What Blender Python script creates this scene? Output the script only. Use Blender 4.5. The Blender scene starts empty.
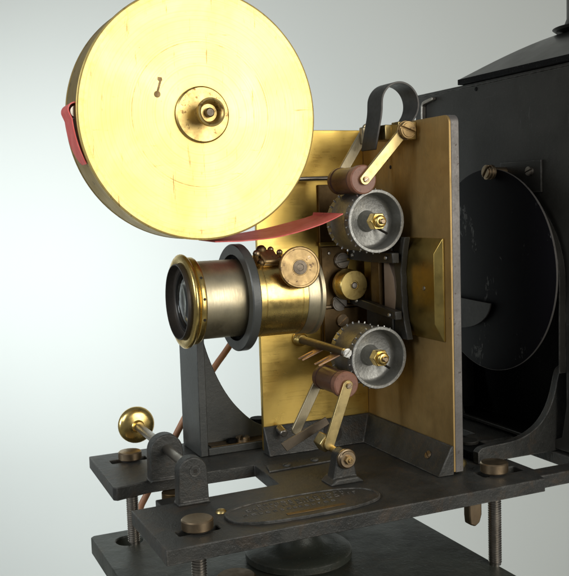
import bpy, bmesh, math, random
from mathutils import Vector, Matrix
random.seed(7)
S = bpy.context.scene
COL = S.collection
PI = math.pi
V = Vector

# ------------------------------------------------------------------ materials
def nt(name):
    m = bpy.data.materials.new(name); m.use_nodes = True
    t = m.node_tree; b = t.nodes['Principled BSDF']
    return m, t, b
def node(t, kind, **kw):
    n = t.nodes.new(kind)
    for k, v in kw.items():
        if k in n.inputs.keys(): n.inputs[k].default_value = v
        else: setattr(n, k, v)
    return n
def mapped(t, scale, rot=(0, 0, 0)):
    tc = node(t, 'ShaderNodeTexCoord'); mp = node(t, 'ShaderNodeMapping')
    mp.inputs['Scale'].default_value = scale; mp.inputs['Rotation'].default_value = rot
    t.links.new(tc.outputs['Object'], mp.inputs['Vector'])
    return mp.outputs['Vector']
def noise(t, vec, scale, detail=4, rough=.55, dist=0):
    n = node(t, 'ShaderNodeTexNoise'); n.inputs['Scale'].default_value = scale
    n.inputs['Detail'].default_value = detail; n.inputs['Roughness'].default_value = rough
    n.inputs['Distortion'].default_value = dist
    t.links.new(vec, n.inputs['Vector']); return n.outputs['Fac']
def ramp(t, fac, stops):
    r = node(t, 'ShaderNodeValToRGB'); e = r.color_ramp.elements
    while len(e) < len(stops): e.new(.5)
    for el, (p, c) in zip(e, stops):
        el.position = p; el.color = (*c, 1) if len(c) == 3 else c
    t.links.new(fac, r.inputs['Fac']); return r.outputs['Color']
def mix(t, fac, a, b):
    n = node(t, 'ShaderNodeMix', data_type='RGBA')
    if isinstance(fac, float): n.inputs[0].default_value = fac
    else: t.links.new(fac, n.inputs[0])
    for i, v in ((6, a), (7, b)):
        if isinstance(v, tuple): n.inputs[i].default_value = (*v, 1)
        else: t.links.new(v, n.inputs[i])
    return n.outputs[2]
def g(v): return (v, v, v)
def mrange(t, fac, lo, hi, a=0., b=1.):
    n = node(t, 'ShaderNodeMapRange'); n.inputs[1].default_value = a; n.inputs[2].default_value = b
    n.inputs[3].default_value = lo; n.inputs[4].default_value = hi
    t.links.new(fac, n.inputs[0]); return n.outputs[0]
def bump(t, b, h, strength, dist=.01, prev=None):
    n = node(t, 'ShaderNodeBump'); n.inputs['Strength'].default_value = strength; n.inputs['Distance'].default_value = dist
    t.links.new(h, n.inputs['Height'])
    if prev is not None: t.links.new(prev, n.inputs['Normal'])
    t.links.new(n.outputs['Normal'], b.inputs['Normal']); return n.outputs['Normal']

def metal(name, c1, c2, spot=None, rough=(.25, .45), grain=(1, 1, 1), gscale=60, gstr=.15, metallic=1., blotch=3., spots=.66, pit=0., gdist=.003, cfine=.75):
    """worn metal: two tones in blotches, optional stains, brushed grain"""
    m, t, b = nt(name)
    vo = mapped(t, (1, 1, 1)); vg = mapped(t, grain)
    big = noise(t, vo, blotch, 6, .62, .4)
    fine = noise(t, vg, gscale, 5, .6)
    col = mix(t, ramp(t, big, [(.35, g(0)), (.68, g(1))]), c1, c2)
    col = mix(t, mrange(t, fine, 0., .35, .45, cfine), col, tuple(x * .55 for x in c1))
    if spot:
        sp = noise(t, vo, 22, 5, .7)
        col = mix(t, ramp(t, sp, [(spots, g(0)), (spots + .07, g(1))]), col, spot)
    t.links.new(col, b.inputs['Base Color'])
    b.inputs['Metallic'].default_value = metallic
    mm = noise(t, vo, 9, 5, .6)
    r = node(t, 'ShaderNodeMath', operation='ADD')
    t.links.new(mrange(t, mm, rough[0], rough[1], .3, .7), r.inputs[0])
    t.links.new(mrange(t, fine, -.04, .06, .3, .7), r.inputs[1])
    t.links.new(r.outputs[0], b.inputs['Roughness'])
    nn = bump(t, b, fine, gstr, gdist)
    if pit:
        bump(t, b, noise(t, vo, 70, 3, .6), pit, .006, nn)
    return m

def iron(name, c1, c2, rough=(.4, .6), pit=.6, pscale=26, rust=.0, spec=.5, edge=0., scr=0.):
    """painted cast iron: lumpy sand-cast skin, worn patches"""
    m, t, b = nt(name)
    vo = mapped(t, (1, 1, 1))
    big = noise(t, vo, 4, 7, .65, .5)
    md = noise(t, vo, pscale, 5, .65)
    fn = noise(t, vo, pscale * 4, 4, .7)
    col = mix(t, ramp(t, big, [(.35, g(0)), (.65, g(1))]), c1, c2)
    col = mix(t, ramp(t, fn, [(.62, g(0)), (.72, g(.55))]), col, (.17, .165, .15))
    if rust:
        rs = noise(t, vo, 7, 6, .7, .8)
        col = mix(t, ramp(t, rs, [(.52, g(0)), (.7, g(rust))]), col, (.13, .075, .035))
    if scr:
        for sv, rt in (((1, .10, 1), (.15, 0, 0)), ((1, 1, .14), (.5, .2, 0))):
            s1 = noise(t, mapped(t, sv, rt), 26, 6, .75)
            col = mix(t, ramp(t, s1, [(.64, g(0)), (.70, g(scr))]), col, (.11, .11, .10))
    if edge:
        bv = node(t, 'ShaderNodeBevel'); bv.samples = 4; bv.inputs['Radius'].default_value = .012
        ge = node(t, 'ShaderNodeNewGeometry'); dp = node(t, 'ShaderNodeVectorMath', operation='DOT_PRODUCT')
        t.links.new(bv.outputs[0], dp.inputs[0]); t.links.new(ge.outputs['Normal'], dp.inputs[1])
        em = mrange(t, dp.outputs['Value'], 1., 0., .86, .995)
        en = node(t, 'ShaderNodeMath', operation='MULTIPLY'); t.links.new(em, en.inputs[0])
        t.links.new(ramp(t, noise(t, vo, 16, 6, .7), [(.42, g(0)), (.62, g(edge))]), en.inputs[1])
        col = mix(t, en.outputs[0], col, (.26, .25, .23))
    t.links.new(col, b.inputs['Base Color'])
    b.inputs['Metallic'].default_value = .25
    b.inputs['Specular IOR Level'].default_value = spec
    t.links.new(mrange(t, big, rough[0], rough[1], .3, .7), b.inputs['Roughness'])
    nn = bump(t, b, md, pit, .012)
    bump(t, b, fn, pit * .6, .005, nn)
    return m

M = {}
BR = (.80, .60, .23)
M['brass'] = metal('polished_brass', (.83, .62, .22), (.74, .52, .17), (.34, .21, .08), (.20, .34), (1, 1, 1), 40, .05, spots=.7)
M['hood'] = metal('dark_lens_hood', (.10, .085, .07), (.07, .06, .052), (.16, .12, .08), (.35, .5), metallic=.6, gstr=.06)
M['band'] = metal('tarnished_drum_band', (.62, .45, .17), (.46, .33, .12), (.13, .09, .04), (.40, .55), (1, 8, 1), 12, .08, spots=.60)
M['hub'] = metal('handled_hub_brass', (.74, .56, .22), (.52, .36, .13), (.26, .16, .06), (.34, .50), (1, 1, 1), 30, .10, spots=.56, blotch=7)
M['brass_clean'] = metal('turned_brass', (.84, .66, .26), (.74, .56, .20), None, (.26, .36), (1, 1, 1), 60, .06)
M['brass_plate'] = metal('brushed_brass_sheet', (.84, .60, .17), (.74, .50, .12), (.58, .37, .10), (.27, .38), (.18, 1, 6), 34, .05, spots=.72, cfine=1.4)
M['brass_brown'] = metal('tarnished_brass_sheet', (.56, .39, .16), (.42, .28, .11), (.28, .18, .08), (.46, .60), (6, 6, .6), 14, .12, blotch=2.2, spots=.68, metallic=.8)
M['brass_block'] = metal('rubbed_brass_block', (.50, .37, .115), (.42, .30, .085), (.25, .16, .05), (.28, .42), (1, 1, 1), 30, .08)
M['brass_dull'] = metal('dull_nickelled_brass', (.60, .54, .38), (.52, .44, .28), (.27, .20, .10), (.38, .50), (14, 1, 1), 22, .10, spots=.70)
M['brass_pale'] = metal('pale_brass_bar', (.66, .52, .24), (.55, .42, .18), (.38, .25, .10), (.26, .42), (1, 1, 1), 30, .12, spots=.64)
M['bronze'] = metal('bronze_screw', (.40, .31, .20), (.32, .23, .14), (.18, .12, .07), (.32, .46), (1, 1, 1), 30, .1, spots=.64)
M['bronze_face'] = metal('stained_bronze_disc', (.52, .37, .17), (.33, .225, .11), (.15, .10, .06), (.42, .55), (1, 1, 1), 30, .12, spots=.57, blotch=11)
M['bronze_dark'] = metal('dark_bronze_plate', (.15, .10, .05), (.22, .15, .07), (.06, .04, .025), (.36, .55), (1, 1, 1), 30, .15)
M['steel'] = metal('worn_steel', (.46, .43, .38), (.36, .32, .27), (.18, .12, .08), (.26, .42), (1, 1, 1), 40, .1)
M['steel_edge'] = metal('raw_plate_edge', (.22, .205, .19), (.15, .14, .128), (.08, .065, .055), (.45, .6), (1, 1, 1), 60, .12, metallic=.6, blotch=5, spots=.60, pit=.08)
M['spring'] = metal('dark_spring_steel', (.075, .072, .066), (.055, .052, .048), (.12, .10, .08), (.38, .5), (1, 1, 1), 40, .12, metallic=.6)
M['spring_brown'] = metal('brown_spring_steel', (.17, .135, .095), (.12, .10, .075), (.07, .05, .035), (.38, .5), (1, 1, 1), 40, .1, metallic=.8)
M['zinc'] = metal('grey_sprocket_metal', (.35, .35, .325), (.28, .28, .26), (.45, .44, .41), (.40, .54), (1, 1, 1), 40, .25, metallic=.75, blotch=8, spots=.6, pit=.3)
M['zinc_bright'] = metal('bright_tooth_metal', (.70, .69, .65), (.6, .6, .56), None, (.25, .35), metallic=.9)
M['copper'] = metal('dull_copper_disc', (.52, .33, .20), (.42, .25, .15), (.22, .12, .08), (.38, .5), (1, 1, 1), 40, .1, metallic=.75)
M['iron'] = iron('black_cast_iron', (.030, .031, .028), (.056, .055, .048), (.40, .55), .32, 26, rust=.30, edge=.8, scr=.35)
M['iron_smooth'] = iron('blackened_smooth_iron', (.050, .053, .049), (.066, .068, .061), (.36, .48), .12, 40, edge=.6, scr=.25)
M['ring_grey'] = iron('grey_enamelled_ring', (.088, .092, .086), (.070, .073, .068), (.34, .45), .06, 50)
M['board'] = iron('dark_green_painted_board', (.052, .058, .045), (.038, .042, .033), (.38, .52), .30, 12, rust=.2, edge=.6, scr=.25)
M['black'] = iron('black_lamphouse_paint', (.026, .0245, .020), (.036, .034, .028), (.36, .50), .07, 30, edge=.5, scr=.45)
M['matte_black'] = iron('dull_black_and_shade', (.005, .005, .005), (.007, .007, .007), (.6, .8), .2, 30, spec=.1)  # near-black parts, plus shade put into eave, ring gap and lamphouse cavity
M['roof'] = iron('dark_roof_enamel', (.030, .031, .027), (.036, .036, .031), (.28, .36), .05, 30)

def lacquer_disc():
    m, t, b = nt('chipped_black_lacquer')
    vo = mapped(t, (1, 1, .45))
    n1 = noise(t, vo, 5, 3, .5); n2 = noise(t, vo, 26, 6, .75, .6)
    mu = node(t, 'ShaderNodeMath', operation='MULTIPLY'); t.links.new(n1, mu.inputs[0]); t.links.new(n2, mu.inputs[1])
    col = mix(t, ramp(t, mu.outputs[0], [(.35, g(0)), (.39, g(1))]), (.004, .0035, .005), (.15, .15, .14))
    t.links.new(col, b.inputs['Base Color'])
    b.inputs['Roughness'].default_value = .5; b.inputs['Specular IOR Level'].default_value = .08
    bump(t, b, n2, .12, .004); return m
M['lacquer'] = lacquer_disc()

def fibre(name, c1, c2, rough=.5):
    m, t, b = nt(name)
    vo = mapped(t, (1, 1, 1)); vs = mapped(t, (1, .25, 1))
    f = noise(t, vs, 60, 4, .6); bg = noise(t, vo, 8, 5, .6)
    col = mix(t, ramp(t, bg, [(.35, g(0)), (.7, g(1))]), c1, c2)
    col = mix(t, ramp(t, f, [(.55, g(0)), (.7, g(.6))]), col, tuple(x * .4 for x in c1))
    t.links.new(col, b.inputs['Base Color']); b.inputs['Roughness'].default_value = rough
    bump(t, b, f, .2, .004); return m
M['fibre_dark'] = fibre('brown_vulcanised_fibre', (.115, .050, .030), (.165, .080, .050), .34)
M['fibre_pink'] = fibre('rubbed_red_fibre', (.29, .135, .085), (.22, .10, .062), .42)

def film_mat():
    m, t, b = nt('faded_red_film')
    vo = mapped(t, (1, 1, 1)); n1 = noise(t, vo, 14, 5, .6); n2 = noise(t, mapped(t, (1, 12, 1)), 12, 4, .6)
    col = mix(t, ramp(t, n1, [(.3, g(0)), (.7, g(1))]), (.72, .10, .09), (.84, .20, .17))
    col = mix(t, ramp(t, n2, [(.58, g(0)), (.68, g(.6))]), col, (.42, .04, .045))
    t.links.new(col, b.inputs['Base Color']); b.inputs['Roughness'].default_value = .5; b.inputs['Specular IOR Level'].default_value = .25
    b.inputs['Transmission Weight'].default_value = 0
    b.inputs['Subsurface Weight'].default_value = .15; b.inputs['Subsurface Radius'].default_value = (.05, .01, .01)
    bump(t, b, n1, .2, .01); return m
M['film'] = film_mat()

def plain(name, c, rough=.5, metallic=0.):
    m, t, b = nt(name); vo = mapped(t, (1, 1, 1)); n1 = noise(t, vo, 12, 5, .6)
    t.links.new(mix(t, n1, tuple(x * .8 for x in c), tuple(min(1, x * 1.2) for x in c)), b.inputs['Base Color'])
    b.inputs['Roughness'].default_value = rough; b.inputs['Metallic'].default_value = metallic; return m
M['slot_dark'] = plain('near_black_fill', (.02, .016, .011), .7)  # near-black, for hole discs, notches, pins and washers
M['cord'] = plain('tan_leather_cord', (.42, .20, .10), .55)
M['cream'] = plain('cream_gate_pad', (.44, .33, .24), .6)
def backdrop_mat():
    m, t, b = nt('studio_paper'); b.inputs['Base Color'].default_value = (.60, .635, .61, 1)
    b.inputs['Roughness'].default_value = .95; b.inputs['Specular IOR Level'].default_value = .1
    vo = mapped(t, (1, 1, 1)); n = noise(t, vo, .5, 2, .5)
    t.links.new(mix(t, n, (.565, .570, .515), (.590, .595, .538)), b.inputs['Base Color']); return m
M['paper'] = backdrop_mat()
def glass_mat():
    m, t, b = nt('coated_lens_glass'); b.inputs['Base Color'].default_value = (.9, .95, .95, 1)
    b.inputs['Transmission Weight'].default_value = 1.; b.inputs['Roughness'].default_value = .03; b.inputs['IOR'].default_value = 1.85
    return m
M['glass'] = glass_mat()

def reel_mat():
    """lacquered brass drum: faint turning marks about its own hub, one worn scribed circle, scratches and stains"""
    m, t, b = nt('lacquered_brass_drum')
    vo = mapped(t, (1, 1, 1)); flat = mapped(t, (1, 0, 1))
    ln = node(t, 'ShaderNodeVectorMath', operation='LENGTH'); t.links.new(flat, ln.inputs[0]); rad = ln.outputs['Value']
    def band(r, w):
        a = node(t, 'ShaderNodeMath', operation='SUBTRACT'); t.links.new(rad, a.inputs[0]); a.inputs[1].default_value = r
        c = node(t, 'ShaderNodeMath', operation='ABSOLUTE'); t.links.new(a.outputs[0], c.inputs[0])
        return mrange(t, c.outputs[0], 1, 0, 0, w)
    def mul(a, c):
        n = node(t, 'ShaderNodeMath', operation='MULTIPLY'); t.links.new(a, n.inputs[0]); t.links.new(c, n.inputs[1]); return n.outputs[0]
    cr = node(t, 'ShaderNodeCombineXYZ'); t.links.new(rad, cr.inputs[0])
    turn = noise(t, cr.outputs[0], 90, 4, .7)
    big = noise(t, vo, 2.2, 6, .6, .4); sc = noise(t, mapped(t, (1, 1, .10), (0, .5, 0)), 34, 6, .75)
    sc2 = noise(t, mapped(t, (.12, 1, 1), (0, .25, 0)), 22, 6, .78)
    st = noise(t, vo, 26, 6, .75); ms = noise(t, vo, 5, 4, .7)
    col = mix(t, ramp(t, big, [(.35, g(0)), (.7, g(1))]), (.84, .66, .25), (.76, .57, .18))
    col = mix(t, ramp(t, turn, [(.50, g(0)), (.66, g(.75))]), col, (.52, .37, .12))
    col = mix(t, ramp(t, sc, [(.60, g(0)), (.66, g(.95))]), col, (.30, .20, .07))
    col = mix(t, ramp(t, sc2, [(.62, g(0)), (.67, g(.85))]), col, (.34, .22, .08))
    col = mix(t, ramp(t, st, [(.655, g(0)), (.70, g(.9))]), col, (.26, .17, .06))
    col = mix(t, mul(band(.372, .004), ramp(t, ms, [(.40, g(0)), (.55, g(.95))])), col, (.24, .16, .06))
    col = mix(t, mul(band(.625, .045), ramp(t, st, [(.47, g(0)), (.62, g(.7))])), col, (.50, .36, .12))
    col = mix(t, mul(band(.155, .03), ramp(t, ms, [(.40, g(0)), (.65, g(.6))])), col, (.62, .44, .16))
    t.links.new(col, b.inputs['Base Color']); b.inputs['Metallic'].default_value = .85
    t.links.new(mrange(t, big, .36, .46, .3, .7), b.inputs['Roughness'])
    nn = bump(t, b, turn, .10, .002); bump(t, b, sc, .12, .003, nn)
    return m
M['reel'] = reel_mat()

# ------------------------------------------------------------------ geometry helpers
def frame(o, zdir, xdir=None):
    z = V(zdir).normalized()
    x = V(xdir) if xdir is not None else (V((1, 0, 0)) if abs(z.x) < .9 else V((0, 1, 0)))
    x = (x - z * x.dot(z)).normalized(); y = z.cross(x)
    return Matrix(((x.x, y.x, z.x, o[0]), (x.y, y.y, z.y, o[1]), (x.z, y.z, z.z, o[2]), (0, 0, 0, 1)))
I4 = Matrix.Identity(4)

class MB:
    def __init__(s): s.bm = bmesh.new()
    def add(s, vs, fs, mtx=I4):
        b = [s.bm.verts.new(mtx @ V(v)) for v in vs]
        for f in fs:
            try: s.bm.faces.new([b[i] for i in f])
            except ValueError: pass
        return s
    def box(s, x0, x1, y0, y1, z0, z1, mtx=I4):
        vs = [(x, y, z) for x in (x0, x1) for y in (y0, y1) for z in (z0, z1)]
        return s.add(vs, [(0, 1, 3, 2), (4, 6, 7, 5), (0, 4, 5, 1), (2, 3, 7, 6), (0, 2, 6, 4), (1, 5, 7, 3)], mtx)
    def prism(s, poly, h0, h1, mtx=I4):
        """poly in local XY, extruded along local Z"""
        n = len(poly); vs = [(p[0], p[1], h0) for p in poly] + [(p[0], p[1], h1) for p in poly]
        return s.add(vs, [tuple(range(n))[::-1], tuple(range(n, 2 * n))] + [(i, (i + 1) % n, n + (i + 1) % n, n + i) for i in range(n)], mtx)
    def lathe(s, prof, mtx=I4, n=64, closed=False):
        """prof: (radius, z) list"""
        vs = []; rings = []
        for r, z in prof:
            if r < 1e-6: rings.append([len(vs)]); vs.append((0, 0, z))
            else:
                rings.append(list(range(len(vs), len(vs) + n)))
                vs += [(r * math.cos(2 * PI * k / n), r * math.sin(2 * PI * k / n), z) for k in range(n)]
        fs = []
        pairs = list(zip(rings, rings[1:]))
        if closed: pairs.append((rings[-1], rings[0]))
        for a, b in pairs:
            for k in range(n):
                k2 = (k + 1) % n
                if len(a) == 1 and len(b) == 1: continue
                if len(a) == 1: fs.append((a[0], b[k], b[k2]))
                elif len(b) == 1: fs.append((a[k], b[0], a[k2]))
                else: fs.append((a[k], b[k], b[k2], a[k2]))
        return s.add(vs, fs, mtx)
    def cyl(s, p, q, r, n=32, r2=None):
        p, q = V(p), V(q); L = (q - p).length; r2 = r if r2 is None else r2
        return s.lathe([(0, 0), (r, 0), (r2, L), (0, L)], frame(p, q - p), n)
    def tube(s, pts, r, n=12):
        pts = [V(p) for p in pts]; vs = []; fs = []; up = None
        for i, p in enumerate(pts):
            d = (pts[min(i + 1, len(pts) - 1)] - pts[max(i - 1, 0)]).normalized()
            if up is None: up = d.orthogonal().normalized()
            up = (up - d * up.dot(d)).normalized(); w = d.cross(up)
            vs += [p + (up * math.cos(a) + w * math.sin(a)) * r for a in (2 * PI * k / n for k in range(n))]
        for i in range(len(pts) - 1):
            for k in range(n): fs.append((i * n + k, i * n + (k + 1) % n, (i + 1) * n + (k + 1) % n, (i + 1) * n + k))
        fs += [tuple(range(n))[::-1], tuple(range((len(pts) - 1) * n, len(pts) * n))]
        return s.add(vs, fs)
    def holed(s, outer, holes, h0, h1, mtx=I4):
        """flat plate with through holes (local XY outline, extruded along Z)"""
        loops = [outer] + holes
        b2 = bmesh.new(); edges = []
        for L in loops:
            vv = [b2.verts.new((p[0], p[1], 0)) for p in L]
            edges += [b2.edges.new((vv[i], vv[(i + 1) % len(vv)])) for i in range(len(vv))]
        bmesh.ops.triangle_fill(b2, use_beauty=True, use_dissolve=False, edges=edges)
        b2.verts.index_update(); vs = [v.co.copy() for v in b2.verts]; fs = [[v.index for v in f.verts] for f in b2.faces]
        n = len(vs); b2.free()
        allv = [(v.x, v.y, h0) for v in vs] + [(v.x, v.y, h1) for v in vs]
        F = [f[::-1] for f in fs] + [[i + n for i in f] for f in fs]
        base = 0
        for L in loops:
            m = len(L)
            F += [(base + i, base + (i + 1) % m, n + base + (i + 1) % m, n + base + i) for i in range(m)]
            base += m
        return s.add(allv, F, mtx)
    def ribbon(s, pts, wvec, th, taper=None):
        """thin strip with real thickness: pts = centre-line of one edge, wvec = width vector"""
        pts = [V(p) for p in pts]; w = V(wvec); vs = []; n = len(pts)
        for i, p in enumerate(pts):
            d = (pts[min(i + 1, n - 1)] - pts[max(i - 1, 0)]).normalized(); nn = d.cross(w.normalized()).normalized() * th / 2
            wi = w * (taper[i] if taper else 1)
            vs += [p - nn, p + wi - nn, p + wi + nn, p + nn]
        fs = [(0, 1, 2, 3), tuple(4 * (n - 1) + k for k in (3, 2, 1, 0))]
        for i in range(n - 1):
            for k in range(4): fs.append((4 * i + k, 4 * i + (k + 1) % 4, 4 * i + 4 + (k + 1) % 4, 4 * i + 4 + k))
        return s.add(vs, fs)
    def build(s, name, mat, parent=None, bev=.004, seg=2, ang=35, origin=None, weld=True):
        bm = s.bm
        if weld: bmesh.ops.remove_doubles(bm, verts=bm.verts, dist=1e-5)
        bmesh.ops.recalc_face_normals(bm, faces=bm.faces)
        if origin is None:
            mn = V([min(v.co[i] for v in bm.verts) for i in range(3)]); mx = V([max(v.co[i] for v in bm.verts) for i in range(3)])
            origin = (mn + mx) / 2
        origin = V(origin)
        for v in bm.verts: v.co -= origin
        me = bpy.data.meshes.new(name); bm.to_mesh(me); bm.free()
        for p in me.polygons: p.use_smooth = True
        me.set_sharp_from_angle(angle=math.radians(ang))
        me.materials.append(mat)
        o = bpy.data.objects.new(name, me); COL.objects.link(o)
        o['wo'] = list(origin)
        if parent is not None:
            o.parent = parent; o.location = origin - V(parent['wo'])
        else: o.location = origin
        if bev:
            md = o.modifiers.new('bevel', 'BEVEL'); md.width = bev; md.segments = seg; md.limit_method = 'ANGLE'; md.angle_limit = math.radians(ang)
            md.harden_normals = False
        return o
def circ(cx, cy, r, n=40, a0=0, a1=2 * PI, end=False):
    m = n + 1 if end else n
    return [(cx + r * math.cos(a0 + (a1 - a0) * k / n), cy + r * math.sin(a0 + (a1 - a0) * k / n)) for k in range(m)]
def rrect(x0, x1, y0, y1, r, n=6):
    out = []
    for cx, cy, a in ((x1 - r, y1 - r, 0), (x0 + r, y1 - r, PI / 2), (x0 + r, y0 + r, PI), (x1 - r, y0 + r, 1.5 * PI)):
        out += circ(cx, cy, r, n, a, a + PI / 2, True)
    return out
def thing(name, label, cat, loc, group=None):
    o = bpy.data.objects.new(name, None); COL.objects.link(o); o.location = loc; o.empty_display_size = .1
    o['wo'] = list(loc); o['label'] = label; o['category'] = cat
    if group: o['group'] = group
    return o
def slot_head(mb, p, axis, r, h, ang=.4, slot=.16, dome=True):
    """slotted screw head: solid lower disc and two raised half-moons with the slot between"""
    f = frame(p, axis) @ Matrix.Rotation(ang, 4, 'Z'); w = slot * r
    mb.lathe([(0, 0), (r, 0), (r, h * .5), (0, h * .5)], f, 36)
    t = math.asin(w / r)
    for s in (0, PI):
        poly = circ(0, 0, r, 18, s + t, s + PI - t, True)
        mb.prism(poly, h * .5, h, f)
        if dome:
            poly2 = circ(0, 0, r * .82, 18, s + t * 1.25, s + PI - t * 1.25, True)
            mb.prism(poly2, h, h * 1.15, f)
    return mb
NY, NX, PZ = (0, -1, 0), (-1, 0, 0), (0, 0, 1)
XZ = lambda y: Matrix(((1, 0, 0, 0), (0, 0, 1, y), (0, 1, 0, 0), (0, 0, 0, 1)))     # local (x, y, h) -> world (x, y0+h, z)
YZ = lambda x: Matrix(((0, 0, 1, x), (1, 0, 0, 0), (0, 1, 0, 0), (0, 0, 0, 1)))     # local (y, z, h) -> world (x0+h, y, z)

# ------------------------------------------------------------------ the projector
P = thing('film_projector', 'black cast iron and brass film projector mechanism with two grey sprockets between two brass plates', 'film projector', (0, -.4, 0))
TB = .075
# base casting ----------------------------------------------------
out = [(-1.773, -1.270), (-1.0, -1.262), (.395, -1.262), (.405, -1.215), (2.1, -1.205), (2.1, .50), (-1.745, .50), (-1.765, -.215), (-1.745, -.235),
       (-1.55, -.185), (-.90, -.200), (-.927, -.620), (-1.772, -.645)]
holes = [rrect(.455, .79, -1.095, -.45, .006, 2), rrect(.50, .64, -.27, .10, .006, 2),
         rrect(-1.665, -1.455, -1.125, -1.055, .012, 3), rrect(-1.655, -1.43, .255, .335, .012, 3), rrect(.12, .395, -1.085, -.985, .012, 3)]
base = MB().holed(out, holes, -TB, 0).build('base_frame', M['iron'], P, bev=.007)
# raised oval maker's plate with worn, unreadable cast lettering
def oval(cx, cy, a, b, n=56, p=2.6):
    r = []
    for k in range(n):
        t = 2 * PI * k / n; c, s = math.cos(t), math.sin(t)
        r.append((cx + a * math.copysign(abs(c) ** (2 / p), c), cy + b * math.copysign(abs(s) ** (2 / p), s)))
    return r
ocx, ocy = -.965, -1.030
npm = MB().prism(oval(ocx, ocy, .415, .155), 0, .010)
npm.holed(oval(ocx, ocy, .427, .165), [oval(ocx, ocy, .412, .152)], -.001, .015)
npo = npm.build('oval_nameplate', M['iron'], base, bev=.003, weld=False)
rl = random.Random(3); lm = MB()
for row, (yy, x0, x1, hh) in enumerate(((.078, -.22, .28, .026), (.030, -.30, .33, .032), (-.024, -.34, .16, .022))):
    x = x0
    while x < x1:
        w = rl.uniform(.016, .026); bx = ocx + x; by = ocy + yy + .02 * (x / .4) ** 2 * (1 if row == 0 else .3)
        k = rl.random(); st = .0055
        lm.box(bx, bx + st, by, by + hh, .009, .0128)
        if k < .7: lm.box(bx, bx + w, by + hh - st, by + hh, .009, .0126)
        if k > .3: lm.box(bx + w - st, bx + w, by, by + hh, .009, .0124)
        if .2 < k < .85: lm.box(bx, bx + w, by, by + st, .009, .0122)
        x += w + rl.uniform(.011, .02)
lm.build('worn_lettering', M['iron'], base, bev=.0015, seg=1, weld=False)
MB().box(ocx - .14, ocx + .19, ocy - .105, ocy - .080, .009, .013).build('brass_inlay_strip', M['bronze_dark'], base, bev=.002)
MB().lathe([(0, .018), (.012, .017), (.024, .010), (.029, 0), (0, 0)], Matrix.Translation((-1.371, -.897, 0)), 32).build('brass_stud', M['brass_pale'], base, bev=0)
# flush cover plate with two screws, in front of the back plate
MB().prism([(-.89, -.40), (-.40, -.375), (-.40, -.27), (-.86, -.285)], 0, .010).build('cover_strip', M['iron'], base, bev=.003)
for x, y in ((-.755, -.345), (-.565, -.33)):
    slot_head(MB(), (x, y, .010), PZ, .024, .009, .5).build('screw', M['iron_smooth'], base, bev=.0015, seg=1)
MB().lathe([(0, .03), (.02, .028), (.034, .015), (.036, 0), (0, 0)], Matrix.Translation((.16, -.80, 0)), 32).build('brass_stud', M['brass_pale'], base, bev=0)
# hanging lug beneath the front edge
MB().prism([(.07, -.075), (.155, -.075), (.155, -.24), (.14, -.285), (.11, -.305), (.075, -.29), (.07, -.24)], -.03, .03, XZ(-.98)).build('hanging_catch', M['bronze'], P, bev=.008)
MB().lathe([(0, 0), (.06, 0), (.065, .02), (.065, .06), (0, .06)], Matrix.Translation((-1.42, -.22, -.135)), 32).build('boss', M['bronze_dark'], P, bev=.004)

# brass plates ------------------------------------------------------
H, W, L = 2.0, .965, .753
MB().box(-L, -.0008, 0, .03, .015, H).build('back_plate', M['brass_plate'], P, bev=.003)
def yz_plate(y0, y1, z0, z1, r):
    return [(y1, z0), (y1, z1)] + circ(y0 + r, z1 - r, r, 8, PI / 2, PI, True) + [(y0, z0)]
sp = MB().prism(yz_plate(-W, .03, .012, H + .006, .045), .012, .064, YZ(0)).build('side_plate', M['steel_edge'], P, bev=.003)
MB().prism(yz_plate(-W + .001, .026, .016, H + .005, .045), 0, .0125, YZ(0)).build('brass_facing', M['brass_brown'], sp, bev=.002)
for y, z in ((-.34, 1.75), (-.30, 1.80)):
    MB().lathe([(0, .003), (.010, .002), (.012, 0), (0, 0)], frame((-.0005, y, z), NX), 20).build('pin_hole', M['slot_dark'], sp, bev=0)
# inner angle casting: a wedge that follows the foot of both plates
hb, bb = .168, .105
tpn, tpf = .014, .014
vs = [(-L - .004, -tpn, hb), (-tpn, -tpn, hb), (-tpn, -W - .003, hb),
      (-L - .004, -bb, .002), (-bb, -bb, .002), (-bb, -W - .003, .002),
      (-L - .004, -.0015, hb), (-.0015, -.0015, hb), (-.0015, -W - .003, hb),
      (-L - .004, -.0015, .002), (-.0015, -.0015, .002), (-.0015, -W - .003, .002)]
fs = [(0, 1, 4, 3), (1, 2, 5, 4), (6, 7, 1, 0), (7, 8, 2, 1), (9, 10, 7, 6), (10, 11, 8, 7), (3, 4, 10, 9), (4, 5, 11, 10), (0, 3, 9, 6), (2, 8, 11, 5)]
ab = MB().add(vs, fs).build('corner_bracket', M['iron'], P, bev=.005)
nb = V((-.166, 0, .091)).normalized()
slot_head(MB(), V((-.062, -.80, .085)), nb, .024, .008, .9).build('screw', M['bronze'], ab, bev=.0015, seg=1)
nf = V((0, -.166, .091)).normalized()
MB().lathe([(0, 0), (.060, 0), (.062, .003), (.05, .005), (0, .004)], frame((-.30, -.060, .086), nf), 40).build('bearing_hole', M['slot_dark'], ab, bev=0)
MB().cyl((-.66, -.03, .155), (-.66, -.11, .135), .024).build('pin', M['steel'], ab, bev=.006)

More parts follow.
